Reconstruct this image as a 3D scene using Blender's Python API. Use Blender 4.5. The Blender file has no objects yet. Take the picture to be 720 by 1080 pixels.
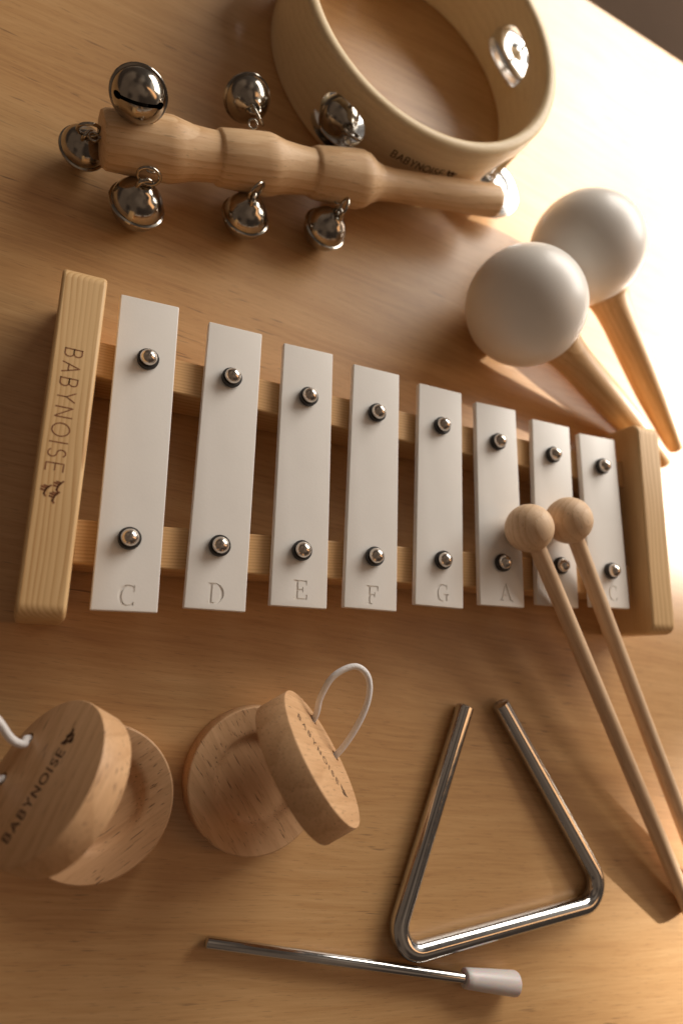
import bpy, bmesh, math, random
from mathutils import Vector, Matrix, Euler
random.seed(7)
V = Vector
CM = 0.01                       # everything is written in centimetres and scaled to metres at the end
scene = bpy.context.scene
col = scene.collection
WM = {}                         # world matrix of every object, in cm

# ------------------------------------------------------------------ object helpers
def link(o, M=None, parent=None):
    M = M or Matrix.Identity(4)
    col.objects.link(o)
    WM[o.name] = M.copy()
    if parent is not None:
        o.parent = parent
        o.matrix_local = WM[parent.name].inverted() @ M
    else:
        o.matrix_local = M
    return o

def thing(name, loc, label, cat, group=None):
    o = bpy.data.objects.new(name, None)
    o.empty_display_size = 0.02
    link(o, Matrix.Translation(V(loc)))
    o['label'] = label; o['category'] = cat
    if group: o['group'] = group
    return o

def to_obj(name, bm, mats, parent=None, M=None, smooth=True, bevel=None, seg=3, auto=None):
    me = bpy.data.meshes.new(name)
    bm.normal_update()
    bm.to_mesh(me); bm.free()
    return me_obj(name, me, mats, parent, M, smooth, bevel, seg, auto)

def me_obj(name, me, mats, parent=None, M=None, smooth=True, bevel=None, seg=3, auto=None):
    if mats is not None:
        me.materials.clear()
        for m in (mats if isinstance(mats, (list, tuple)) else [mats]):
            me.materials.append(m)
    if smooth:
        for p in me.polygons: p.use_smooth = True
        if auto:
            me.set_sharp_from_angle(angle=math.radians(auto))
    o = bpy.data.objects.new(name, me)
    link(o, M, parent)
    if bevel:
        b = o.modifiers.new('bevel', 'BEVEL')
        b.width = bevel * CM; b.segments = seg; b.limit_method = 'ANGLE'
        b.angle_limit = math.radians(40); b.harden_normals = False
    return o

def frame(origin, x=None, y=None, z=None):
    """orthonormal matrix with given z (and x hint)"""
    z = V(z).normalized()
    h = V(x) if x is not None else (V((1, 0, 0)) if abs(z.x) < .9 else V((0, 1, 0)))
    xx = (h - z * h.dot(z)).normalized()
    yy = z.cross(xx)
    M = Matrix((xx, yy, z)).transposed().to_4x4()
    M.translation = V(origin)
    return M

def box(bm, x0, x1, y0, y1, z0, z1):
    v = [bm.verts.new(p) for p in ((x0,y0,z0),(x1,y0,z0),(x1,y1,z0),(x0,y1,z0),(x0,y0,z1),(x1,y0,z1),(x1,y1,z1),(x0,y1,z1))]
    for f in ((0,3,2,1),(4,5,6,7),(0,1,5,4),(1,2,6,5),(2,3,7,6),(3,0,4,7)):
        bm.faces.new([v[i] for i in f])

def prism(bm, poly, z0, z1):
    a = [bm.verts.new((p[0], p[1], z0)) for p in poly]
    b = [bm.verts.new((p[0], p[1], z1)) for p in poly]
    n = len(poly)
    bm.faces.new(a[::-1]); bm.faces.new(b)
    for i in range(n):
        bm.faces.new((a[i], a[(i+1) % n], b[(i+1) % n], b[i]))

def lathe(bm, prof, n=64, closed=False, mat=0):
    """prof: list of (r,z), axis z; r==0 ends become poles"""
    rings = []
    for r, z in prof:
        if r < 1e-6: rings.append([bm.verts.new((0, 0, z))])
        else: rings.append([bm.verts.new((r*math.cos(2*math.pi*i/n), r*math.sin(2*math.pi*i/n), z)) for i in range(n)])
    k = len(rings)
    for j in range(k if closed else k-1):
        A, B = rings[j], rings[(j+1) % k]
        for i in range(n):
            i2 = (i+1) % n
            if len(A) == 1 and len(B) == 1: continue
            if len(A) == 1: f = bm.faces.new((A[0], B[i2], B[i]))
            elif len(B) == 1: f = bm.faces.new((A[i], A[i2], B[0]))
            else: f = bm.faces.new((A[i], A[i2], B[i2], B[i]))
            f.material_index = mat
    bmesh.ops.recalc_face_normals(bm, faces=bm.faces)

def smooth_path(pts, closed=False, sub=8):
    """Catmull-Rom through the points"""
    P = [V(p) for p in pts]; n = len(P); out = []
    m = n if closed else n-1
    for i in range(m):
        p0 = P[(i-1) % n] if closed else P[max(i-1, 0)]
        p1 = P[i]; p2 = P[(i+1) % n]
        p3 = P[(i+2) % n] if closed else P[min(i+2, n-1)]
        for s in range(sub):
            t = s/sub
            out.append(0.5*((2*p1)+(p2-p0)*t+(2*p0-5*p1+4*p2-p3)*t*t+(3*p1-p0-3*p2+p3)*t**3))
    if not closed: out.append(P[-1])
    return out

def tube(bm, path, rad, n=16, closed=False, cap=True):
    P = [V(p) for p in path]; k = len(P)
    R = rad if isinstance(rad, (list, tuple)) else [rad]*k
    rings = []; up = None
    for i in range(k):
        t = (P[(i+1) % k]-P[i-1]) if closed else (P[min(i+1, k-1)]-P[max(i-1, 0)])
        t.normalize()
        if up is None:
            up = V((0, 0, 1)) if abs(t.z) < .8 else V((1, 0, 0))
        u = (up - t*up.dot(t)).normalized(); w = t.cross(u); up = u
        rings.append([bm.verts.new(P[i]+(u*math.cos(2*math.pi*j/n)+w*math.sin(2*math.pi*j/n))*R[i]) for j in range(n)])
    for i in range(k if closed else k-1):
        A, B = rings[i], rings[(i+1) % k]
        for j in range(n):
            bm.faces.new((A[j], A[(j+1) % n], B[(j+1) % n], B[j]))
    if cap and not closed:
        bm.faces.new(rings[0][::-1]); bm.faces.new(rings[-1])
    bmesh.ops.recalc_face_normals(bm, faces=bm.faces)

def torus(bm, R, r, M=None, n=36, m=12):
    M = M or Matrix.Identity(4)
    tube(bm, [M @ V((R*math.cos(2*math.pi*i/n), R*math.sin(2*math.pi*i/n), 0)) for i in range(n)], r, m, closed=True)

def boolean(me_a, cutters, op='DIFFERENCE', self_=False):
    """me_a minus each cutter mesh; returns a new mesh"""
    a = bpy.data.objects.new('a', me_a); col.objects.link(a)
    cs = []
    for c in cutters:
        o = bpy.data.objects.new('c', c); col.objects.link(o); cs.append(o)
        m = a.modifiers.new('b', 'BOOLEAN'); m.object = o; m.operation = op; m.solver = 'EXACT'
        m.use_self = self_
    dg = bpy.context.evaluated_depsgraph_get(); dg.update()
    me = bpy.data.meshes.new_from_object(a.evaluated_get(dg))
    for o in cs + [a]:
        bpy.data.objects.remove(o)
    return me

def bm_mesh(bm):
    me = bpy.data.meshes.new('tmp'); bmesh.ops.recalc_face_normals(bm, faces=bm.faces); bm.to_mesh(me); bm.free(); return me

# ------------------------------------------------------------------ materials
def new_mat(name):
    m = bpy.data.materials.new(name); m.use_nodes = True
    nt = m.node_tree; nt.nodes.clear()
    out = nt.nodes.new('ShaderNodeOutputMaterial'); b = nt.nodes.new('ShaderNodeBsdfPrincipled')
    nt.links.new(b.outputs[0], out.inputs[0])
    return m, nt, b

class N:
    def __init__(s, nt): s.nt = nt
    def n(s, t, **k):
        x = s.nt.nodes.new('ShaderNode'+t)
        for a, b in k.items(): setattr(x, a, b)
        return x
    def l(s, a, b): s.nt.links.new(a, b)
    def val(s, sock, v):
        if hasattr(v, 'links') or isinstance(v, bpy.types.NodeSocket): s.l(v, sock)
        else: sock.default_value = v
    def math(s, op, a, b=0.0, c=None, clamp=False):
        x = s.n('Math', operation=op); x.use_clamp = clamp
        s.val(x.inputs[0], a); s.val(x.inputs[1], b)
        if c is not None: s.val(x.inputs[2], c)
        return x.outputs[0]
    def noise(s, vec, scale, detail=3, rough=.5, dist=0):
        x = s.n('TexNoise'); s.l(vec, x.inputs['Vector'])
        x.inputs['Scale'].default_value = scale; x.inputs['Detail'].default_value = detail
        x.inputs['Roughness'].default_value = rough; x.inputs['Distortion'].default_value = dist
        return x.outputs['Fac']
    def mapping(s, vec, scale=(1,1,1), rot=(0,0,0), loc=(0,0,0)):
        x = s.n('Mapping'); s.l(vec, x.inputs['Vector'])
        x.inputs['Scale'].default_value = scale; x.inputs['Rotation'].default_value = rot; x.inputs['Location'].default_value = loc
        return x.outputs[0]
    def ramp(s, f, stops, interp='LINEAR'):
        x = s.n('ValToRGB'); s.l(f, x.inputs[0]); cr = x.color_ramp; cr.interpolation = interp
        while len(cr.elements) > 1: cr.elements.remove(cr.elements[-1])
        cr.elements[0].position = stops[0][0]; c = stops[0][1]; cr.elements[0].color = (*c, 1) if len(c) == 3 else c
        for p, c in stops[1:]:
            e = cr.elements.new(p); e.color = (*c, 1)
        return x.outputs[0]
    def mix(s, f, a, b, mode='MIX'):
        x = s.n('Mix', data_type='RGBA', blend_type=mode)
        s.val(x.inputs['Factor'], f)
        for sock, v in ((x.inputs['A'], a), (x.inputs['B'], b)):
            if isinstance(v, bpy.types.NodeSocket): s.l(v, sock)
            else: sock.default_value = (*v, 1)
        return x.outputs['Result']
    def range(s, f, a, b, c=0.0, d=1.0):
        x = s.n('MapRange'); s.l(f, x.inputs[0])
        for i, v in enumerate((a, b, c, d)): x.inputs[i+1].default_value = v
        return x.outputs[0]

def coords(g, axis, offset=True):
    """object coordinates in cm with the grain along X"""
    tc = g.n('TexCoord'); oi = g.n('ObjectInfo')
    rot = {'X': (0,0,0), 'Y': (0,0,-math.pi/2), 'Z': (0, math.pi/2, 0)}[axis]
    v = g.mapping(tc.outputs['Object'], scale=(100,100,100))
    v = g.mapping(v, rot=rot)
    if offset:
        c = g.n('CombineXYZ')
        g.l(g.math('MULTIPLY', oi.outputs['Random'], 37.0), c.inputs[0])
        g.l(g.math('MULTIPLY', oi.outputs['Random'], 11.0), c.inputs[1])
        add = g.n('VectorMath', operation='ADD'); g.l(v, add.inputs[0]); g.l(c.outputs[0], add.inputs[1]); v = add.outputs[0]
    return v

def wood(name, axis, light, dark, ring=.2, ring_amt=.5, ring_center=(4.0, -7.0), fibre=.35, pores=.0, pore_col=(.12,.05,.02),
         mottle=.3, rough=.5, coat=0.0, coat_rough=.3, offset=True, wobble=.6, spec=.4, bump=.05, sharp=1.0):
    m, nt, b = new_mat(name); g = N(nt)
    v = coords(g, axis, offset)
    # growth rings: distance from a far centre line that runs along X
    wob = g.noise(g.mapping(v, scale=(.05, .22, .22)), 1.0, 3)
    wob2 = g.noise(g.mapping(v, scale=(.25, .9, .9)), 1.0, 3)
    sep = g.n('SeparateXYZ'); g.l(v, sep.inputs[0])
    yy = g.math('ADD', sep.outputs[1], ring_center[0]); zz = g.math('ADD', sep.outputs[2], ring_center[1])
    d = g.math('SQRT', g.math('ADD', g.math('MULTIPLY', yy, yy), g.math('MULTIPLY', zz, zz)))
    d = g.math('ADD', d, g.math('MULTIPLY', wob, wobble*4)); d = g.math('ADD', d, g.math('MULTIPLY', wob2, wobble*.35))
    fr = g.math('FRACT', g.math('DIVIDE', d, ring))
    rg = g.math('POWER', fr, 2.2*sharp)                       # early wood fades into late wood, then a sharp edge
    rg = g.math('MULTIPLY', rg, g.range(fr, .93, 1.0, 1.0, 0.0))
    rg = g.math('MULTIPLY', rg, g.range(g.noise(g.mapping(v, scale=(.1,.7,.7)), 1.3, 2), .3, .7, .5, 1.25))
    fib = g.noise(g.mapping(v, scale=(.5, 11, 11)), 1.0, 4, .65)
    fib2 = g.noise(g.mapping(v, scale=(.35, 7, 7)), 1.0, 3, .5)
    mot = g.noise(g.mapping(v, scale=(.12, .5, .5)), 1.0, 3)
    f = g.math('MULTIPLY', rg, ring_amt)
    f = g.math('ADD', f, g.math('MULTIPLY', g.math('SUBTRACT', fib, .5), fibre))
    f = g.math('ADD', f, g.math('MULTIPLY', g.math('SUBTRACT', fib2, .5), fibre*.8))
    f = g.math('ADD', f, g.math('MULTIPLY', g.math('SUBTRACT', mot, .45), mottle))
    f = g.math('ADD', f, .25, clamp=True)
    c = g.mix(f, light, dark)
    if pores:
        po = g.noise(g.mapping(v, scale=(1.2, 14, 14)), 1.0, 2, .5)
        po = g.range(po, .62, .74, 0, pores)
        c = g.mix(po, c, pore_col)
    g.l(c, b.inputs['Base Color'])
    g.l(g.math('ADD', g.math('MULTIPLY', fib, .12), rough-.06), b.inputs['Roughness'])
    b.inputs['Specular IOR Level'].default_value = spec
    b.inputs['Coat Weight'].default_value = coat; b.inputs['Coat Roughness'].default_value = coat_rough
    bp = g.n('Bump'); bp.inputs['Strength'].default_value = bump*4; bp.inputs['Distance'].default_value = .0002
    g.l(g.math('ADD', fib, g.math('MULTIPLY', rg, .3)), bp.inputs['Height']); g.l(bp.outputs[0], b.inputs['Normal'])
    return m

def plain(name, color, rough=.5, metal=0.0, vary=.06, scale=1.5, bump=0, bump_scale=60, rvar=.08, spec=.5, **kw):
    m, nt, b = new_mat(name); g = N(nt)
    tc = g.n('TexCoord'); v = g.mapping(tc.outputs['Object'], scale=(100,100,100))
    n1 = g.noise(v, scale, 4)
    lo = tuple(max(0, x*(1-vary*2)) for x in color); hi = tuple(min(1, x*(1+vary)) for x in color)
    g.l(g.mix(n1, lo, hi), b.inputs['Base Color'])
    n2 = g.noise(v, scale*3, 5)
    g.l(g.math('ADD', g.math('MULTIPLY', g.math('SUBTRACT', n2, .5), rvar*2), rough), b.inputs['Roughness'])
    b.inputs['Metallic'].default_value = metal
    b.inputs['Specular IOR Level'].default_value = spec
    if bump:
        bp = g.n('Bump'); bp.inputs['Strength'].default_value = bump; bp.inputs['Distance'].default_value = .0005
        g.l(g.noise(v, bump_scale, 3), bp.inputs['Height']); g.l(bp.outputs[0], b.inputs['Normal'])
    for k, x in kw.items(): b.inputs[k.replace('_', ' ')].default_value = x
    return m

def table_material():
    m, nt, b = new_mat('table_veneer'); g = N(nt)
    v = coords(g, 'X', False)
    warp = g.noise(g.mapping(v, scale=(.02, .09, 0)), 1.0, 3)
    warp2 = g.noise(g.mapping(v, scale=(.06, .35, 0)), 1.0, 4)
    sep = g.n('SeparateXYZ'); g.l(v, sep.inputs[0])
    d = g.math('ADD', sep.outputs[1], g.math('ADD', g.math('MULTIPLY', warp, 7.0), g.math('MULTIPLY', warp2, 1.1)))
    w = g.n('CombineXYZ'); g.l(g.math('MULTIPLY', sep.outputs[0], .035), w.inputs[0]); g.l(g.math('MULTIPLY', d, .9), w.inputs[1])
    band = g.noise(w.outputs[0], 1.0, 5, .62)                    # irregular bands that follow the warped grain
    w2 = g.n('CombineXYZ'); g.l(g.math('MULTIPLY', sep.outputs[0], .25), w2.inputs[0]); g.l(g.math('MULTIPLY', d, 6.5), w2.inputs[1])
    streak = g.noise(w2.outputs[0], 1.0, 4, .6)
    fib = g.noise(g.mapping(v, scale=(.32, 10, 1)), 1.0, 4, .65)
    mot = g.noise(g.mapping(v, scale=(.05, .12, 1)), 1.0, 3)
    f = g.math('ADD', g.math('MULTIPLY', g.math('SUBTRACT', band, .5), 1.0), g.math('MULTIPLY', g.math('SUBTRACT', streak, .5), .8))
    f = g.math('ADD', f, g.math('MULTIPLY', g.math('SUBTRACT', fib, .5), .75))
    f = g.math('ADD', f, g.math('MULTIPLY', g.math('SUBTRACT', mot, .5), .7))
    f = g.math('ADD', f, .45, clamp=True)
    c = g.ramp(f, [(0, TL_), (.5, TM_), (1, TD_)])
    pr_ = g.noise(g.mapping(v, scale=(1.3, 17, 1), loc=(5, 2, 0)), 1.0, 2, .5)
    c = g.mix(g.range(pr_, .60, .70, 0, .30), c, (.20,.085,.03))
    # short dark flecks in the grain
    fl = g.noise(g.mapping(v, scale=(.55, 6.5, 1), loc=(3.1, 8.2, 0)), 1.0, 2, .4)
    flm = g.noise(g.mapping(v, scale=(.1, .2, 1), loc=(9, 1, 0)), 1.0, 2)
    fk = g.math('MULTIPLY', g.range(fl, .655, .74, 0, .75), g.range(flm, .50, .60, 0, 1))
    c = g.mix(fk, c, (.10, .045, .02))
    g.l(c, b.inputs['Base Color'])
    sm = g.noise(g.mapping(v, scale=(.15, .2, 1)), 1.0, 4)
    g.l(g.math('ADD', g.math('MULTIPLY', fib, .10), g.math('MULTIPLY', sm, .12)), b.inputs['Roughness'])
    r = b.inputs['Roughness'].links[0].from_socket
    g.l(g.math('ADD', r, .33), b.inputs['Roughness'])
    b.inputs['Specular IOR Level'].default_value = .5
    b.inputs['Coat Weight'].default_value = .6; b.inputs['Coat Roughness'].default_value = .36
    bp = g.n('Bump'); bp.inputs['Strength'].default_value = .25; bp.inputs['Distance'].default_value = .0001
    g.l(g.math('ADD', fib, streak), bp.inputs['Height']); g.l(bp.outputs[0], b.inputs['Normal'])
    return m

TL_, TM_, TD_ = (.69,.43,.20), (.57,.32,.13), (.395,.195,.07)
M_table = table_material()
M_pine_y = wood('pine', 'Y', (.80,.56,.29), (.50,.27,.10), ring=.125, ring_amt=.75, ring_center=(2.2,-9.0), fibre=.3, mottle=.3, rough=.5, wobble=.17)
M_pine_x = wood('pine_rail', 'X', (.76,.49,.24), (.50,.26,.09), ring=.14, ring_amt=.65, ring_center=(3.0,-4.0), fibre=.3, mottle=.4, rough=.5, wobble=.25)
M_rubber = wood('castanet_wood', 'X', (.74,.47,.26), (.45,.235,.105), ring=.8, ring_amt=.3, ring_center=(3.0,-2.5), fibre=.6, pores=.8, mottle=.45, rough=.5, wobble=1.2)
M_beech = wood('beech', 'Z', (.80,.56,.33), (.58,.34,.16), ring=.35, ring_amt=.7, ring_center=(3,-3), fibre=.8, pores=.35, mottle=.35, rough=.5, wobble=.8)
M_mallet = wood('mallet_wood', 'Z', (.82,.60,.40), (.62,.39,.22), ring=.3, ring_amt=.5, ring_center=(3,-3), fibre=.8, pores=.35, mottle=.3, rough=.55, wobble=.6)
M_handle = wood('maraca_handle_wood', 'Z', (.76,.50,.26), (.54,.30,.12), ring=.35, ring_amt=.6, ring_center=(3,-3), fibre=.8, pores=.3, mottle=.4, rough=.45, wobble=.6)
M_hoop = wood('hoop_wood', 'X', (.82,.65,.41), (.67,.50,.28), ring=.5, ring_amt=.4, ring_center=(3,-30), fibre=.75, mottle=.4, rough=.45, offset=False)
M_bar = plain('white_enamel', (.88,.85,.81), .30, vary=.02, scale=.8, bump=.06, bump_scale=9, rvar=.05)
M_maraca = plain('maraca_shell', (.87,.835,.785), .36, vary=.025, scale=.5, rvar=.07)
M_steel = plain('polished_steel', (.60,.59,.575), .12, 1.0, vary=.08, scale=1.2, rvar=.12)
M_nickel = plain('bell_nickel', (.44,.40,.345), .15, 1.0, vary=.2, scale=1.6, rvar=.08)
M_zil = plain('zil_steel', (.78,.78,.78), .2, 1.0, vary=.04, scale=2, rvar=.06)
M_bolt = plain('bolt_steel', (.68,.62,.56), .2, 1.0, vary=.05, scale=3, rvar=.08)
M_washer = plain('black_rubber', (.018,.015,.014), .45, vary=.1)
M_dark = plain('bell_inside', (.02,.016,.013), .6, vary=.1)
M_burn = plain('burnt_lettering', (.24,.085,.03), .8, vary=.3, scale=9)
M_burnd = plain('burnt_lettering_dark', (.09,.04,.02), .8, vary=.3, scale=9)
M_cord = plain('elastic_cord', (.80,.77,.76), .75, vary=.04, bump=.5, bump_scale=14, rvar=.03)
M_tip = plain('white_rubber_tip', (.76,.71,.70), .38, vary=.02, rvar=.04, Subsurface_Weight=.4, Subsurface_Scale=.004, Transmission_Weight=.2)
M_floor = plain('floor_boards', (.62,.50,.40), .5, vary=.25, scale=.03)

# ------------------------------------------------------------------ lettering
def arc(cx, cy, rx, ry, a0, a1, n=14):
    return [(cx+rx*math.cos(math.radians(a0+(a1-a0)*i/n)), cy+ry*math.sin(math.radians(a0+(a1-a0)*i/n))) for i in range(n+1)]
THIN = {   # thin sans capitals, height 1: (width, strokes)
 'B': (.52, [[(0,0),(0,1)], [(0,1),(.28,1)]+arc(.28,.76,.2,.24,90,-90,8)+[(0,.52)], [(0,.52),(.3,.52)]+arc(.3,.26,.22,.26,90,-90,8)+[(0,0)]]),
 'A': (.66, [[(0,0),(.33,1),(.66,0)], [(.12,.34),(.54,.34)]]),
 'Y': (.60, [[(0,1),(.3,.5),(.6,1)], [(.3,.5),(.3,0)]]),
 'N': (.64, [[(0,0),(0,1),(.64,0),(.64,1)]]),
 'O': (.84, [arc(.42,.5,.42,.5,0,360,26)]),
 'I': (.02, [[(0,0),(0,1)]]),
 'S': (.50, [arc(.26,.75,.22,.25,35,270,12)+arc(.26,.25,.24,.25,90,-145,12)]),
 'E': (.48, [[(.48,1),(0,1),(0,0),(.48,0)], [(0,.52),(.42,.52)]]),
}
def ribbon(bm, line, w, fmap, h0=.0, h1=.006, step=.06):
    """a stroke of width w laid on the surface fmap(u,v,h)"""
    pts = [V(p).to_2d() if len(p) > 2 else Vector(p) for p in line]
    dense = [pts[0]]
    for a, b in zip(pts, pts[1:]):
        L = (b-a).length; k = max(1, int(L/step))
        dense += [a.lerp(b, (i+1)/k) for i in range(k)]
    closed = (dense[0]-dense[-1]).length < 1e-6
    n = len(dense); L_, R_ = [], []
    for i, p in enumerate(dense):
        if closed: a, b = dense[(i-1) if i else n-2], dense[(i+1) if i < n-1 else 1]
        else: a, b = dense[max(i-1, 0)], dense[min(i+1, n-1)]
        t = (b-a)
        if t.length < 1e-9: t = Vector((1, 0))
        t.normalize(); nn = Vector((-t.y, t.x))
        k = 1.0
        L_.append(p+nn*w/2*k); R_.append(p-nn*w/2*k)
    if not closed:
        t = (dense[1]-dense[0]).normalized()*w/2; L_[0] -= t; R_[0] -= t
        t = (dense[-1]-dense[-2]).normalized()*w/2; L_[-1] += t; R_[-1] += t
    rows = []
    for l, r in zip(L_, R_):
        rows.append([bm.verts.new(fmap(l.x, l.y, h0)), bm.verts.new(fmap(l.x, l.y, h1)), bm.verts.new(fmap(r.x, r.y, h1)), bm.verts.new(fmap(r.x, r.y, h0))])
    for A, B in zip(rows, rows[1:]):
        for j in range(3):
            bm.faces.new((A[j], B[j], B[j+1], A[j+1]))
    if not closed:
        bm.faces.new(rows[0]); bm.faces.new(rows[-1][::-1])

def bird_mark(ox, oy, s, ang):
    """little winged note: a body stroke with a row of feather ticks"""
    ca, sa = math.cos(ang), math.sin(ang)
    T = lambda x, y: (ox+s*(x*ca-y*sa), oy+s*(x*sa+y*ca))
    L = [[T(-.5,.12), T(0,0), T(.5,.12)]]
    for x, l in ((-.28,.32), (-.05,.45), (.2,.34)):
        L.append([T(x,.02), T(x+.1,-l)])
    L.append([T(.5,.12), T(.62,.34)])
    return L

def brand_text(bm, fmap, height, length, wid, logo_gap=.45, mark=True, lw=1.0):
    """BABYNOISE plus three small winged marks; text starts at u=0 and spans `length`"""
    word = 'BABYNOISE'
    tot = sum(THIN[c][0] for c in word); gap = (length/height-tot)/(len(word)-1)
    x = 0
    for c in word:
        w, st = THIN[c]
        for s in st:
            ribbon(bm, [((x+p[0])*height, p[1]*height) for p in s], wid, fmap)
        x += w+gap
    if mark:
        X = length+logo_gap
        for (a, b_, r) in ((0,.72,-.5), (.30,.20,-.5), (.62,.62,-.5)):
            for l in bird_mark(X+a*height*1.1, b_*height*1.25, height*.62, r):
                ribbon(bm, l, wid*1.45*lw, fmap)
    bmesh.ops.recalc_face_normals(bm, faces=bm.faces)

# slab-serif note letters: rectangles and curved bands, unit height
def rect(x0, y0, x1, y1): return [(x0,y0),(x1,y0),(x1,y1),(x0,y1)]
def band(cx, cy, rx, ry, a0, a1, t0, t1, n=14):
    o, i = [], []
    for k in range(n+1):
        f = k/n; a = math.radians(a0+(a1-a0)*f); t = t0+(t1-t0)*math.sin(math.pi*f)
        o.append((cx+rx*math.cos(a), cy+ry*math.sin(a))); i.append((cx+(rx-t)*math.cos(a), cy+(ry-t*.55)*math.sin(a)))
    return o+i[::-1]
SL = {
 'C': [band(.46,.5,.44,.5,48,312,.085,.19), rect(.70,.66,.76,.98), rect(.70,.05,.75,.2)],
 'D': [rect(.10,.0,.24,1), rect(0,.93,.36,1.0), rect(0,0,.36,.07), band(.34,.5,.48,.5,90,-90,.085,.19)],
 'E': [rect(.10,0,.25,1), rect(0,.92,.72,1), rect(0,0,.74,.08), rect(.22,.47,.52,.55), rect(.65,.74,.72,.95), rect(.68,.05,.75,.27), rect(.47,.38,.53,.64)],
 'F': [rect(.10,0,.25,1), rect(0,.92,.72,1), rect(0,0,.36,.07), rect(.22,.47,.52,.55), rect(.65,.72,.72,.95), rect(.47,.38,.53,.64)],
 'G': [band(.46,.5,.44,.5,48,312,.085,.19), rect(.70,.68,.76,.98), rect(.66,.06,.78,.42), rect(.54,.38,.88,.45)],
 'A': [[(.06,0),(.13,0),(.44,1),(.38,1)], [(.36,1),(.48,1),(.82,0),(.66,0)], rect(.2,.28,.64,.35), rect(-.04,0,.24,.06), rect(.54,0,.92,.06)],
 'B': [rect(.10,0,.24,1), rect(0,.93,.34,1), rect(0,0,.34,.07), band(.32,.75,.36,.25,90,-90,.08,.18), band(.32,.26,.44,.27,90,-90,.085,.19), rect(.2,.48,.4,.54)],
}

# ------------------------------------------------------------------ setting
TA = math.radians(-6.3)
bm = bmesh.new(); box(bm, -90, 62, -85, 0, -2.6, 0)
Mt = Matrix.Translation((35.4, 46.6, 0)) @ Matrix.Rotation(TA, 4, 'Z')
o = to_obj('table_top', bm, M_table, M=Mt, smooth=False, bevel=.25, seg=3); o['kind'] = 'structure'
bm = bmesh.new(); box(bm, -600, 600, -600, 600, -78, -74)
o = to_obj('floor', bm, M_floor, smooth=False); o['kind'] = 'structure'

# ------------------------------------------------------------------ glockenspiel
gl = thing('glockenspiel', (13.5, 6.2, 0), 'pine glockenspiel with eight white metal bars across the middle of the table', 'glockenspiel')
ZB, ZT, TH = 3.7, 2.9, .32

def rounded_rect_profile(y0, y1, z0, z1, r, n=7):
    out = []
    for cy, cz, a0 in ((y1-r, z1-r, 0), (y0+r, z1-r, 90), (y0+r, z0+r*.6, 180), (y1-r, z0+r*.6, 270)):
        rr = r if a0 < 180 else r*.6
        cyy = cy if a0 < 180 else (y0+rr if a0 == 180 else y1-rr)
        for i in range(n+1):
            a = math.radians(a0+90*i/n); out.append((cyy+rr*math.cos(a), cz+rr*math.sin(a)))
    return out

def end_block(x0t, x1t, y0, y1, ang, label):
    w = x1t-x0t; L = y1-y0
    prof = rounded_rect_profile(-L/2, L/2, -ZB/2, ZB/2, .55)
    bm = bmesh.new()
    a = [bm.verts.new((-w/2, p[0], p[1])) for p in prof]; b = [bm.verts.new((w/2, p[0], p[1])) for p in prof]
    n = len(prof); bm.faces.new(a); bm.faces.new(b[::-1])
    for i in range(n): bm.faces.new((a[i], b[i], b[(i+1) % n], a[(i+1) % n]))
    bmesh.ops.recalc_face_normals(bm, faces=bm.faces)
    M = Matrix.Translation(((x0t+x1t)/2, (y0+y1)/2, ZB/2)) @ Matrix.Rotation(ang, 4, 'Z')
    o = to_obj('end_block', bm, M_pine_y, gl, M, smooth=True, auto=35, bevel=.13, seg=3)
    o['label'] = label
    return o, M
lb, LM = end_block(-2.33, -.68, -.55, 13.0, math.radians(-.35), 'long end block burnt with a brand word')
rb, RM = end_block(27.62, 29.25, .35, 11.95, math.radians(-.2), 'short end block without lettering')
# lettering on the long block, reading towards the viewer
bm = bmesh.new()
u0 = V((-1.52, 9.55, ZB)); ud = V((-.035, -1, 0)).normalized(); vd = V((1, -.035, 0)).normalized()
def fm(u, v, h): return (u0 + ud*u + vd*v + V((0, 0, h)))
fm0 = lambda u, v, h: fm(u, v-.31, h)
brand_text(bm, fm0, .60, 4.8, .044, logo_gap=.5)
o = to_obj('lettering', bm, M_burn, lb, Matrix.Identity(4), smooth=False)
o['label'] = 'burnt brown word BABYNOISE with three small winged marks'

# rails
def rail(xa, ya, xb, yb, w):
    d = V((xb-xa, yb-ya, 0)); L = d.length; M = frame(((xa+xb)/2, (ya+yb)/2, 0), x=d, z=(0,0,1))
    bm = bmesh.new(); box(bm, -L/2, L/2, -w/2, w/2, .1, 2.46)
    return to_obj('rail', bm, M_pine_x, gl, M, smooth=True, auto=35, bevel=.07, seg=2)
rail(-.70, 9.93, 27.66, 9.24, 1.5)
rail(-.70, 2.48, 27.66, 3.2, 1.7)

BARS = [  # centre top, centre bottom, width top, width bottom, upper bolt, lower bolt, letter, letter centre
 ((1.135,12.755),(1.309,-.056),2.36,2.42,(1.25,10.1),(1.22,2.68),'C',(1.32,.55)),
 ((4.801,12.435),(4.719,.20),2.38,2.47,(4.73,10.02),(4.71,2.76),'D',(4.69,.86)),
 ((8.22,12.258),(8.23,.53),2.40,2.52,(8.25,9.86),(8.22,2.90),'E',(8.29,1.26)),
 ((11.703,11.993),(11.567,.64),2.44,2.58,(11.69,9.76),(11.66,2.96),'F',(11.66,1.28)),
 ((15.262,11.773),(15.093,.979),2.47,2.60,(15.26,9.76),(15.25,3.15),'G',(15.2,1.63)),
 ((18.593,11.478),(18.646,1.22),2.50,2.62,(18.57,9.50),(18.66,3.32),'A',(18.82,1.91)),
 ((22.173,11.197),(22.077,1.44),2.53,2.64,(22.11,9.38),(22.26,3.50),'B',(22.15,2.1)),
 ((25.383,10.99),(25.60,1.579),2.58,2.66,(25.5,9.26),(25.68,3.52),'C',(25.76,2.36)),
]
NOTE = ['low C, longest and leftmost', 'D', 'E', 'F', 'G', 'A', 'B', 'high C, shortest and rightmost']
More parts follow.
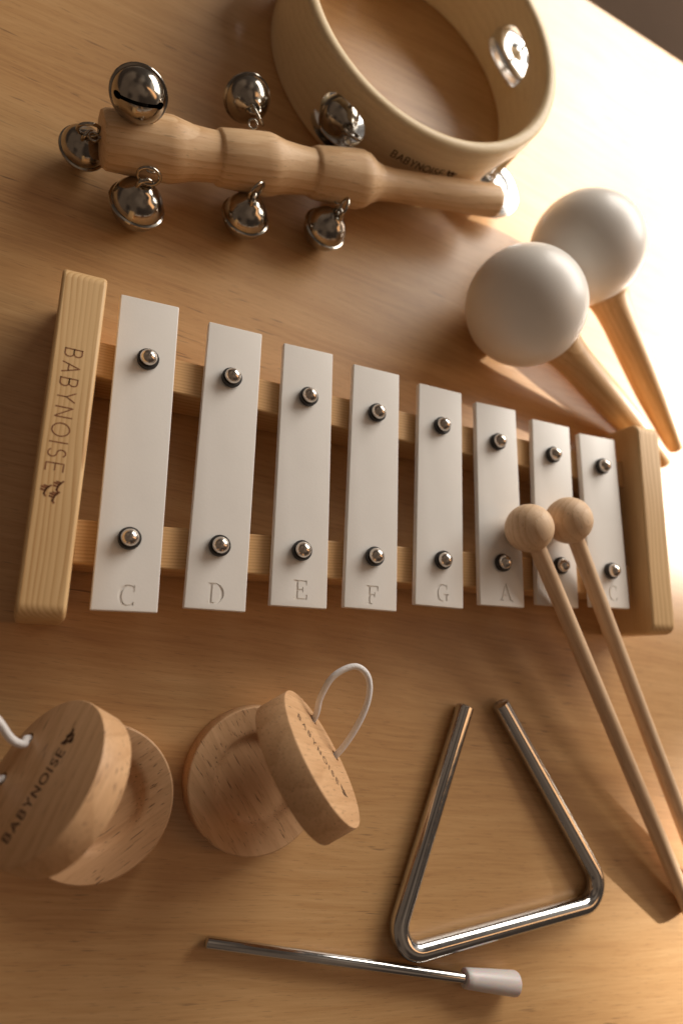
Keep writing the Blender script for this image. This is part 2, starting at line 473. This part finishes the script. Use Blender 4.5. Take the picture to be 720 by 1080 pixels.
# bolt and washer shared meshes
bm = bmesh.new()
lathe(bm, [(0,-.2),(.16,-.2),(.16,.12),(.30,.2),(.345,.235),(.35,.29),(.32,.38),(.26,.49),(.14,.57),(.05,.595),(0,.6)], 40)
bolt_me = bpy.data.meshes.new('bolt'); bm.to_mesh(bolt_me); bm.free()
bm = bmesh.new()
lathe(bm, [(.15,0),(.40,0),(.43,.03),(.44,.18),(.41,.225),(.15,.23)], 40, closed=True)
wash_me = bpy.data.meshes.new('washer'); bm.to_mesh(wash_me); bm.free()

for bi, (ct, cb, wt, wb, su, sl, let, lc) in enumerate(BARS):
    ct, cb = Vector(ct), Vector(cb); c = (ct+cb)/2; d = (ct-cb); L = d.length
    M = frame((c.x, c.y, ZT), x=V((d.y, -d.x, 0)), z=(0,0,1))
    Mi = M.inverted()
    bm = bmesh.new()
    prism(bm, [(-wb/2,-L/2),(wb/2,-L/2),(wt/2,L/2),(-wt/2,L/2)], -TH, 0)
    # round the long edges first, then stamp the letter
    bmesh.ops.recalc_face_normals(bm, faces=bm.faces)
    bmesh.ops.bevel(bm, geom=[e for e in bm.edges], offset=.07, segments=3, profile=.6, affect='EDGES')
    base = bm_mesh(bm)
    lcl = Mi @ V((lc[0], lc[1], ZT)); H = .82
    cut = bmesh.new()
    for k, poly in enumerate(SL[let]):
        prism(cut, [(lcl.x+(p[0]-.4)*H, lcl.y+(p[1]-.5)*H) for p in poly], -.045-.0007*k, .1+.001*k)
    cm_ = bm_mesh(cut)
    try:
        me = boolean(base, [cm_], self_=True)
        if len(me.polygons) < 20: me = base
    except Exception as ex:
        print('bool', ex); me = base
    bar = me_obj('bar', me, M_bar, gl, M, smooth=True, auto=28)
    bar['label'] = 'white bar stamped ' + NOTE[bi]
    for k, s in enumerate((su, sl)):
        lean = Matrix.Rotation(math.radians(random.uniform(-5, 5)), 4, 'X') @ Matrix.Translation((0, 0, random.uniform(-.03, .03))) @ Matrix.Rotation(random.uniform(0, 6), 4, 'Z')
        Mb = Matrix.Translation((s[0], s[1], ZT-.002)) @ lean
        me_obj('washer', wash_me, M_washer, bar, Mb, smooth=True, auto=40)
        me_obj('bolt', bolt_me, M_bolt, bar, Mb, smooth=True, auto=50)

# ------------------------------------------------------------------ mallets
def mallet(H, E, R, label):
    H, E = V(H), V(E); t = thing('mallet', (E.x, E.y, 0), label, 'mallet', 'wooden glockenspiel mallets')
    ax = (E-H).normalized(); L = (E-H).length
    M = frame(H, z=ax)
    bm = bmesh.new()
    n = 28
    prof = [(R*math.sin(math.pi*i/n), -R*math.cos(math.pi*i/n)) for i in range(n+1)]
    lathe(bm, prof, 56); to_obj('mallet_head', bm, M_mallet, t, M, smooth=True)
    bm = bmesh.new(); r = .405
    lathe(bm, [(0,R*.75),(r,R*.75),(r*1.0,L*.5),(r*1.0,L-.12),(r*.93,L-.04),(r*.82,L),(0,L)], 36)
    to_obj('stick', bm, M_mallet, t, M, smooth=True, auto=40)
mallet((19.44,4.93,4.07), (32.5,-14.25,.37), 1.165, 'beech mallet in front, its ball head lowest and leftmost, resting on the A bar')
mallet((21.93,5.6,4.07), (34.2,-13.7,.37), 1.165, 'beech mallet behind the other one, its ball head on the B bar')

# ------------------------------------------------------------------ maracas
def maraca(cn, R, E, label):
    cn, E = V(cn), V(E); t = thing('maraca', (cn.x, cn.y, 0), label, 'maraca', 'white maracas with wooden handles')
    ax = (E-cn).normalized(); L = (E-cn).length; M = frame(cn, z=ax)
    bm = bmesh.new(); n = 40
    prof = []
    for i in range(n+1):
        a = math.pi*i/n; z = -R*math.cos(a); r = R*math.sin(a)
        prof.append((r, z*1.0))
    lathe(bm, prof, 80); to_obj('maraca_head', bm, M_maraca, t, M, smooth=True)
    bm = bmesh.new()
    pr = [(0,R*.9),(1.22,R*.9),(1.16,R*1.02),(1.05,R*1.2),(.98,R*1.5),(.96,R*1.9),(.93,R*2.5),(.86,R*3.1),(.72,R*3.6)]
    pr = [(r_, z_) for r_, z_ in pr if z_ < L-1.4] + [(.62,L-1.2),(.52,L-.4),(.44,L-.1),(.3,L),(0,L+.02)]
    lathe(bm, pr, 48); to_obj('handle', bm, M_handle, t, M, smooth=True)
maraca((20.505,17.487,3.24), 3.234, (33.35,11.3,.62), 'white ball maraca nearer the glockenspiel, overlapping the other one')
maraca((25.174,22.482,3.25), 3.25, (34.5,12.35,.62), 'white ball maraca farther away, half hidden behind the nearer ball')

# ------------------------------------------------------------------ jingle stick
P0, P1 = V((-1.55, 19.95, 2.5)), V((19.51, 24.42, 2.2))
js = thing('jingle_stick', (9.5, 22.7, 0), 'turned wooden jingle stick with round sleigh bells, lying above the glockenspiel', 'jingle stick')
ax = (P1-P0); SLn = ax.length; ax.normalize()
MJ = frame(P0, z=ax)
prof = [(0,0),(.85,0),(1.12,.05),(1.2,.16),(.0,0)]
pr = [(0,0),(.9,0),(1.13,.06),(1.22,.2),(1.30,.055*SLn),(1.40,.125*SLn),(1.40,.14*SLn),(1.31,.158*SLn),(1.17,.185*SLn),(1.12,.215*SLn),(1.10,.232*SLn),(1.11,.236*SLn),
      (1.20,.2395*SLn),(1.25,.245*SLn),(1.33,.29*SLn),(1.40,.335*SLn),(1.41,.352*SLn),(1.34,.368*SLn),(1.2,.39*SLn),(1.11,.425*SLn),(1.08,.455*SLn),(1.09,.4605*SLn),
      (1.18,.464*SLn),(1.23,.471*SLn),(1.32,.52*SLn),(1.40,.57*SLn),(1.40,.585*SLn),(1.30,.602*SLn),(1.02,.622*SLn),(.86,.645*SLn),(.80,.68*SLn),
      (.83,.80*SLn),(.835,.803*SLn),(.87,.9*SLn),(.89,.985*SLn),(.85,.998*SLn),(.0,SLn)]
pr[-2:] = [(.87,SLn-.08),(.80,SLn),(0,SLn)]
bm = bmesh.new(); lathe(bm, pr, 64)
to_obj('handle', bm, M_beech, js, MJ, smooth=True, auto=38)

def bell_mesh():
    R = 1.12; n = 30; outer = []
    for i in range(n+1):
        a = -math.pi/2+math.pi*i/n; z = R*math.sin(a)*.98; r = R*math.cos(a)
        if z > 0 and r < .5: z += .10 if r < .44 else .03      # raised crown cap
        outer.append((max(r, 0), z))
    k = n//2
    fl = [(R-.01,-.07),(R+.075,-.045),(R+.095,0),(R+.075,.045),(R-.01,.07)]
    outer = outer[:k]+fl+outer[k+1:]
    inner = [(.92*R*math.cos(-math.pi/2+math.pi*i/20), .92*R*math.sin(-math.pi/2+math.pi*i/20)) for i in range(20, -1, -1)]
    inner = [(max(r, 0), z) for r, z in inner]
    bm = bmesh.new(); lathe(bm, [(0 if i in (0, len(outer)-1) else r, z) for i, (r, z) in enumerate(outer)], 56)
    for f in bm.faces: f.material_index = 0
    a = bpy.data.meshes.new('o'); bmesh.ops.recalc_face_normals(bm, faces=bm.faces); bm.to_mesh(a); bm.free()
    cuts = []
    bm = bmesh.new(); lathe(bm, [(0 if i in (0, len(inner)-1) else r, z) for i, (r, z) in enumerate(inner)], 40); cuts.append(bm_mesh(bm))
    bm = bmesh.new(); box(bm, -.075, .075, -.86, .86, -1.5, -.35); cuts.append(bm_mesh(bm))
    bm = bmesh.new()
    for s in (-1, 1):
        c2 = bmesh.new(); lathe(c2, [(0,-1.4),(.15,-1.4),(.15,.1),(0,.1)], 20)
        Mx = Matrix.Translation((0, s*.86, 0)); bmesh.ops.transform(c2, matrix=Mx, verts=c2.verts); cuts.append(bm_mesh(c2))
    bm.free()
    # keep the cut-outs in the lower half
    me = boolean(a, cuts)
    return me
bell_me = bell_mesh()
bell_me.materials.clear(); bell_me.materials.append(M_nickel)
for p in bell_me.polygons: p.use_smooth = True
bell_me.set_sharp_from_angle(angle=math.radians(35))
bm = bmesh.new(); bmesh.ops.create_icosphere(bm, subdivisions=3, radius=.42); ball_me = bm_mesh(bm)
bm = bmesh.new()          # strap loop soldered on the bell's crown
pts = [(-.30,0,-.05),(-.29,0,.22),(-.2,0,.42),(0,0,.50),(.2,0,.42),(.29,0,.22),(.30,0,-.05)]
tube(bm, smooth_path(pts, sub=5), .105, 12); loop_me = bm_mesh(bm)
bm = bmesh.new(); torus(bm, .47, .075); ring_me = bm_mesh(bm)
bm = bmesh.new()          # screw eye
torus(bm, .2, .05, frame((0,0,.2), z=(0,1,0))); tube(bm, [(0,0,-.5),(0,0,.02)], .055, 10); eye_me = bm_mesh(bm)

def bell(c, u, att, roll=0.0, ringroll=.5, R=1.0, ring_at=None):
    """c centre, u direction to the crown, att the point on the stick"""
    c, u, att = V(c), V(u).normalized(), V(att)
    M = frame(c, z=u) @ Matrix.Rotation(roll, 4, 'Z') @ Matrix.Scale(R, 4)
    b = me_obj('sleigh_bell', bell_me, None, js, M, smooth=False)
    me_obj('clapper', ball_me, M_dark, b, frame(c-u*.45, z=u), smooth=True)
    me_obj('crown_loop', loop_me, M_nickel, b, M @ Matrix.Translation((0,0,1.04)), smooth=True)
    top = V(ring_at) if ring_at else c+u*(1.04+.40+.33)*R
    side = M.to_3x3().col[0]
    me_obj('split_ring', ring_me, M_nickel, b, frame(top, z=(M.to_3x3() @ V((math.cos(ringroll), math.sin(ringroll), 0)))), smooth=True)
    # the screw eye points out of the stick towards the ring
    tdir = (att-P0).dot((P1-P0).normalized()); axp = P0+(P1-P0).normalized()*tdir
    out = (att-axp).normalized() if (att-axp).length > .2 else -(P1-P0).normalized()
    me_obj('screw_eye', eye_me, M_nickel, b, frame(att, z=out), smooth=True)
BELLS = []
exec_bells = [
 # centre, crown direction, attachment, slot roll, ring roll
 ((-.35,20.85,4.62), (-.02,.87,-.5), (-.4,21.1,3.25), 1.50, 1.5, .97, (-.35,21.7,3.7)),
 ((-2.18,20.35,1.10), (.10,-.15,1), (-1.6,19.9,2.6), .9, .9, .86),
 ((.32,18.30,1.13), (.12,.12,1), (.55,19.15,2.8), .4, 1.2, 1.04),
 ((5.33,19.38,1.13), (.0,.12,1), (5.2,20.4,2.4), 1.4, 1.0, .97),
 ((9.50,20.05,1.13), (.15,.1,1), (9.7,21.3,2.2), 2.2, .8, .97),
 ((4.75,25.05,2.2), (.2,-.85,.45), (4.9,22.6,3.1), .4, .4, .97),
 ((9.75,26.25,2.0), (.22,-.85,.42), (9.9,23.9,2.8), 1.0, .4, .97),
]
for a in exec_bells:
    bell(*a)

# ------------------------------------------------------------------ tambourine
TC = V((14.3, 32.3, 0)); TR, TT, THH = 8.0, .72, 4.7
tb = thing('tambourine', TC, 'round wooden tambourine hoop with pairs of metal jingles, at the top of the photo', 'tambourine')
bm = bmesh.new(); e = .16
lathe(bm, [(TR-TT,e),(TR-TT+e,0),(TR-e,0),(TR,e),(TR,THH-e*1.5),(TR-e*.5,THH-e*.5),(TR-e*1.6,THH),(TR-TT+e*1.6,THH),(TR-TT+e*.5,THH-e*.5),(TR-TT,THH-e*1.5)], 144, closed=True)
hoop = bm_mesh(bm)
ZANG = [23, -46, -125, 165, 95]
cuts = []
for a in ZANG:
    bm = bmesh.new(); h, w = 1.1, 1.4 if a == -125 else 1.75; pl = []
    for i in range(11):
        t = math.radians(-90+180*i/10); pl.append((w-h+h*math.cos(t), h*math.sin(t)))
    for i in range(11):
        t = math.radians(90+180*i/10); pl.append((-w+h+h*math.cos(t), h*math.sin(t)))
    prism(bm, pl, 6.0, 9.5)
    ar = math.radians(a)
    # local z -> radial, local x -> tangent, local y -> up
    M = Matrix(((-math.sin(ar), 0, math.cos(ar)), (math.cos(ar), 0, math.sin(ar)), (0, 1, 0))).to_4x4(); M.translation = (0, 0, THH/2)
    bmesh.ops.transform(bm, matrix=M, verts=bm.verts)
    cuts.append(bm_mesh(bm))
hoop = boolean(hoop, cuts)
me_obj('hoop', hoop, M_hoop, tb, Matrix.Translation(TC), smooth=True, auto=40)
bm = bmesh.new()
lathe(bm, [(0,.30),(.18,.30),(.42,.24),(.62,.10),(.78,.03),(1.0,.05),(1.35,.08),(1.62,.06),(1.85,-.02),(1.98,-.08),(1.99,-.12),(1.84,-.07),(1.6,.01),(1.35,.03),(1.0,0),(.78,-.03),(.6,.04),(.4,.18),(.18,.24),(0,.24)], 56)
zil_me = bm_mesh(bm)
bm = bmesh.new(); lathe(bm, [(0,-1.75),(.09,-1.75),(.09,1.75),(0,1.75)], 14); pin_me = bm_mesh(bm)
ZT_ = {23: (-12, 0), -46: (-2, 3), -125: (-8, 3), 165: (-10, 6), 95: (8, 12)}
ZO_ = {-125: (-1.0, -.85), -46: (.5, -1.3)}
for a in ZANG:
    ar = math.radians(a); rad = V((math.cos(ar), math.sin(ar), 0)); tan = V((-math.sin(ar), math.cos(ar), 0))
    p = TC+rad*(TR-TT/2)+V((0, 0, THH/2))
    pin = me_obj('jingle_pin', pin_me, M_zil, tb, frame(p, z=(0,0,1)), smooth=True, auto=40)
    t1, t2 = ZT_[a]
    for s in (1, -1):
        M = Matrix.Translation(p+V((0,0,s*(.42 if a not in ZO_ else .2)+ZO_.get(a, (0,-.25))[1]))+rad*(random.uniform(-.1,.1)+ZO_.get(a, (0,0))[0])) @ Matrix.Rotation(math.radians(t1+3*s), 4, -tan) @ Matrix.Rotation(math.radians(t2), 4, rad)
        if s < 0: M = M @ Matrix.Rotation(math.pi, 4, 'X')
        me_obj('jingle', zil_me, M_zil, pin, M, smooth=True, auto=50)
# lettering on the outside of the hoop
bm = bmesh.new(); A0 = math.radians(-103.0)
def fcyl(u, v, h):
    a = A0+u/TR
    return V((TC.x+(TR+h)*math.cos(a), TC.y+(TR+h)*math.sin(a), 2.55+v))
brand_text(bm, fcyl, .44, 3.1, .06, logo_gap=.35)
o = to_obj('lettering', bm, M_burnd, tb, Matrix.Identity(4), smooth=False); o['label'] = 'small dark word BABYNOISE and winged marks'

# ------------------------------------------------------------------ castanets
def dish_mesh(R, t):
    bm = bmesh.new()
    lathe(bm, [(0,0),(R-.07,0),(R-.02,.025),(R,.08),(R,t-.07),(R-.02,t-.02),(R-.07,t),(R-.16,t-.01),(R*.85,t-.05),(R*.70,t-.13),(R*.64,t-.19),(R*.61,t-.25),(R*.575,t-.40),(R*.53,t-.49),(R*.47,t-.53),(0,t-.54)], 96)
    return bm
def castanet(lc, R, t, uc, n, Ru, tu, grain, label, cordpts, lett):
    n = V(n).normalized(); uc = V(uc)
    th = thing('castanet', (lc[0], lc[1], 0), label, 'castanet', 'round wooden castanets')
    bm = dish_mesh(R, t)
    lo = to_obj('lower_disc', bm, M_rubber, th, Matrix.Translation((lc[0], lc[1], .0)) @ Matrix.Rotation(grain[0], 4, 'Z'), smooth=True, auto=28)
    e1 = V((0,0,1)).cross(n).normalized(); e2 = n.cross(e1)
    # upper disc: flat outer face at z=0, hollow inner face downwards
    bm = bmesh.new()
    lathe(bm, [(0,0),(Ru-.06,0),(Ru-.018,-.016),(Ru,-.06),(Ru,-tu+.08),(Ru-.02,-tu+.02),(Ru-.08,-tu),(Ru*.8,-tu+.08),(Ru*.6,-tu+.22),(Ru*.57,-tu+.36),(0,-tu+.4)], 96)
    ca, sa = math.cos(grain[1]), math.sin(grain[1])
    Mu = frame(uc, x=e1*ca+e2*sa, z=n)
    Mi = Mu.inverted()
    cs = []
    holes = [uc+e1*h[0]+e2*h[1] for h in lett['holes']]
    for h in holes:
        c2 = bmesh.new(); lathe(c2, [(0,-3),(.235,-3),(.235,1),(0,1)], 24)
        bmesh.ops.transform(c2, matrix=Matrix.Translation(Mi @ h), verts=c2.verts); cs.append(bm_mesh(c2))
    me = boolean(bm_mesh(bm), cs)
    up = me_obj('upper_disc', me, M_rubber, th, Mu, smooth=True, auto=28)
    A, B = lett['a'], lett['b']      # word start and end in the (e1,e2) plane
    ud = (e1*(B[0]-A[0])+e2*(B[1]-A[1])); L = ud.length; ud.normalize(); vd = n.cross(ud)
    o0 = uc+e1*A[0]+e2*A[1]
    bm = bmesh.new()
    brand_text(bm, lambda u, v, h: o0+ud*u+vd*(v-lett['h']/2)+n*h, lett['h'], L, lett['w'], logo_gap=.28, lw=.9)
    o = to_obj('lettering', bm, M_burnd, up, Matrix.Identity(4), smooth=False); o['label'] = 'dark burnt word BABYNOISE and winged marks'
    pts = [holes[0]-n*1.1] + [holes[0]] + [V(p) for p in cordpts] + [holes[1]] + [holes[1]-n*1.1]
    bm = bmesh.new(); tube(bm, smooth_path(pts, sub=9), .132, 14)
    to_obj('cord', bm, M_cord, th, Matrix.Identity(4), smooth=True)
castanet((1.22,-7.0), 2.83, 1.08, (-.941,-5.634,4.111), (-.778,.432,.456), 2.7, 1.25, (math.radians(35), math.radians(15)),
         'wooden castanet on the left edge, seen on its lettered outer face', [(-1.54,-4.69,3.0),(-1.94,-4.46,3.5),(-2.4,-3.85,4.0),(-3.0,-3.31,4.3),(-3.58,-3.54,4.3),(-3.72,-4.55,4.0),(-3.25,-5.74,3.6),(-2.58,-6.13,3.1)],
         dict(holes=[(-.70,-2.0), (.74,-1.93)], a=(1.92,.33), b=(-1.02,.16), h=.38, w=.062))
castanet((7.47,-6.43), 2.93, 1.08, (8.931,-5.179,4.255), (.713,.511,.48), 2.8, 1.3, (math.radians(-55), math.radians(60)),
         'wooden castanet beside the triangle, its white cord loop standing up', [(9.25,-3.04,3.1),(9.63,-2.2,3.5),(10.47,-1.8,3.7),(11.08,-2.21,3.7),(11.2,-3.12,3.5),(10.86,-4.27,3.1)],
         dict(holes=[(.857,-1.89), (-.912,-1.92)], a=(1.84,.0), b=(-1.15,.12), h=.34, w=.05))

# ------------------------------------------------------------------ triangle and striker
def fillet(pts, r, n=10):
    P = [V(p) for p in pts]; out = [P[0]]
    for a, b, c in zip(P, P[1:], P[2:]):
        u = (a-b).normalized(); w = (c-b).normalized(); ang = u.angle(w); d = r/math.tan(ang/2)
        bis = (u+w).normalized(); cc = b+bis*(r/math.sin(ang/2)); p0 = b+u*d; p1 = b+w*d
        v0 = p0-cc; v1 = p1-cc; th = v0.angle(v1)
        for i in range(n+1):
            t = i/n; out.append(cc+(v0*math.sin((1-t)*th)+v1*math.sin(t*th))/math.sin(th))
    out.append(P[-1]); return out
tri = thing('triangle', (19.5, -9, 0), 'polished steel triangle with an open top corner, lying flat on the table', 'triangle')
zt = .44
path = fillet([(18.1,-3.5,zt),(13.9,-14.05,zt),(26.65,-12.95,zt),(20.2,-3.35,zt)], 1.05)
d0 = (path[0]-path[1]).normalized(); d1 = (path[-1]-path[-2]).normalized()
path = [path[0]] + path[1:]
bm = bmesh.new()
rr = [.40]*len(path)
full = [path[0]-d0*0.0, path[0]-d0*.05] + path[1:-1] + [path[-1]-d1*.05, path[-1]]
tube(bm, full, [.37,.435]+[.435]*(len(path)-2)+[.435,.37], 32)
to_obj('triangle_rod', bm, M_steel, tri, Matrix.Identity(4), smooth=True, auto=50)

st = thing('striker', (13, -14.5, 0), 'thin steel triangle beater with a white rubber tip, lying in front of the triangle', 'triangle beater')
S0, S1, S2 = V((5.9,-12.45,.26)), V((17.75,-15.25,.50)), V((20.55,-15.85,.55))
bm = bmesh.new(); dd = (S1-S0).normalized()
tube(bm, [S0, S0+dd*.05, S1+dd*.6], [.17,.225,.225], 24); to_obj('rod', bm, M_steel, st, Matrix.Identity(4), smooth=True, auto=50)
d2 = (S2-S1).normalized(); Ls = (S2-S1).length
bm = bmesh.new(); lathe(bm, [(0,0),(.36,0),(.41,.05),(.43,.3),(.53,Ls-.12),(.51,Ls-.03),(.44,Ls),(0,Ls-.02)], 40)
to_obj('rubber_tip', bm, M_tip, st, frame(S1, z=d2), smooth=True, auto=50)

# ------------------------------------------------------------------ light
SUN = V((2.5, .40, 1.0)).normalized()
def area(name, loc, target, sx, sy, power, color):
    l = bpy.data.lights.new(name, 'AREA'); l.shape = 'RECTANGLE'; l.size = sx*CM; l.size_y = sy*CM; l.energy = power; l.color = color
    o = bpy.data.objects.new(name, l); d = V(loc)-V(target)
    link(o, frame(loc, x=(0,0,1), z=d)); return o
def beam(name, target, dist, half_w, half_h, blend, power, color, soft):
    # light through a window pane: an elliptical beam, half_w wide and half_h high (cm) where it meets the table
    radius_deg = math.degrees(math.atan(half_w/dist))
    l = bpy.data.lights.new(name, 'SPOT'); l.energy = power; l.color = color
    l.spot_size = math.radians(2*radius_deg); l.spot_blend = blend; l.shadow_soft_size = soft*CM
    o = bpy.data.objects.new(name, l); loc = V(target)+SUN*dist
    link(o, frame(loc, x=(0,1,0), z=SUN) @ Matrix.Diagonal((1, half_h/half_w, 1, 1))); return o
area('window_light', (92, 92, 54), (14, 12, 0), 58, 110, 19, (1.0, .935, .84))
beam('sunbeam', (42, 28, 0), 320, 26, 9.5, .5, 1700, (1.0, .91, .80), 2.2)
beam('sunbeam_low', (42, -14.5, 0), 320, 11, 7, .8, 1500, (1.0, .90, .75), 2.2)

w = bpy.data.worlds.new('World'); scene.world = w; w.use_nodes = True
nt = w.node_tree; g = N(nt); bg = nt.nodes['Background']
tc = g.n('TexCoord'); sep = g.n('SeparateXYZ'); g.l(tc.outputs['Generated'], sep.inputs[0])
# a dim warm room: lighter towards the window side, pale ceiling, dark walls low down
dot = g.n('VectorMath', operation='DOT_PRODUCT'); g.l(tc.outputs['Generated'], dot.inputs[0]); dot.inputs[1].default_value = (.72, .62, .3)
f = g.range(dot.outputs['Value'], -.2, 1.0, 0, 1)
cw = g.ramp(f, [(0,(.14,.10,.072)), (.5,(.28,.21,.155)), (.85,(.60,.52,.44)), (1,(.95,.90,.84))])
rm = g.noise(tc.outputs['Generated'], 1.1, 1)
cw = g.mix(g.range(rm, .44, .54, 0, .85), cw, (.035,.025,.02))
# a warm glowing strip added to the room colours, for orange streaks in metal
nz = sep.outputs[2]
az = g.math('ARCTAN2', sep.outputs[1], sep.outputs[0])
st_ = g.math('MULTIPLY', g.math('MULTIPLY', g.range(az, -.22, -.16), g.range(az, -.02, .04, 1, 0)), g.math('MULTIPLY', g.range(nz, .25, .32), g.range(nz, .86, .92, 1, 0)))
cw = g.mix(st_, cw, (2.6, 1.4, .65))
g.l(cw, bg.inputs[0]); bg.inputs[1].default_value = .92

# ------------------------------------------------------------------ camera
cam = bpy.data.cameras.new('camera'); co = bpy.data.objects.new('camera', cam)
Mc = Euler((.2223, -.4298, .0278), 'XYZ').to_matrix().to_4x4(); Mc.translation = V((-1.866, -2.078, 29.307))
link(co, Mc)
cam.sensor_fit = 'VERTICAL'; cam.sensor_height = 36; cam.lens = 713.0164/1080*36
cam.clip_start = .005; cam.clip_end = 60
cam.dof.use_dof = True; cam.dof.focus_distance = 28.2*CM; cam.dof.aperture_fstop = 5.0
scene.camera = co

# ------------------------------------------------------------------ centimetres to metres
done = set()
for o in list(scene.objects):
    o.location = o.location*CM
    if o.type == 'MESH' and o.data.name not in done:
        done.add(o.data.name); o.data.transform(Matrix.Scale(CM, 4)); o.data.update()

scene.view_settings.view_transform = 'Standard'; scene.view_settings.look = 'None'
scene.view_settings.exposure = 0; scene.view_settings.gamma = 1
scene.cycles.use_denoising = True
scene.cycles.max_bounces = 8
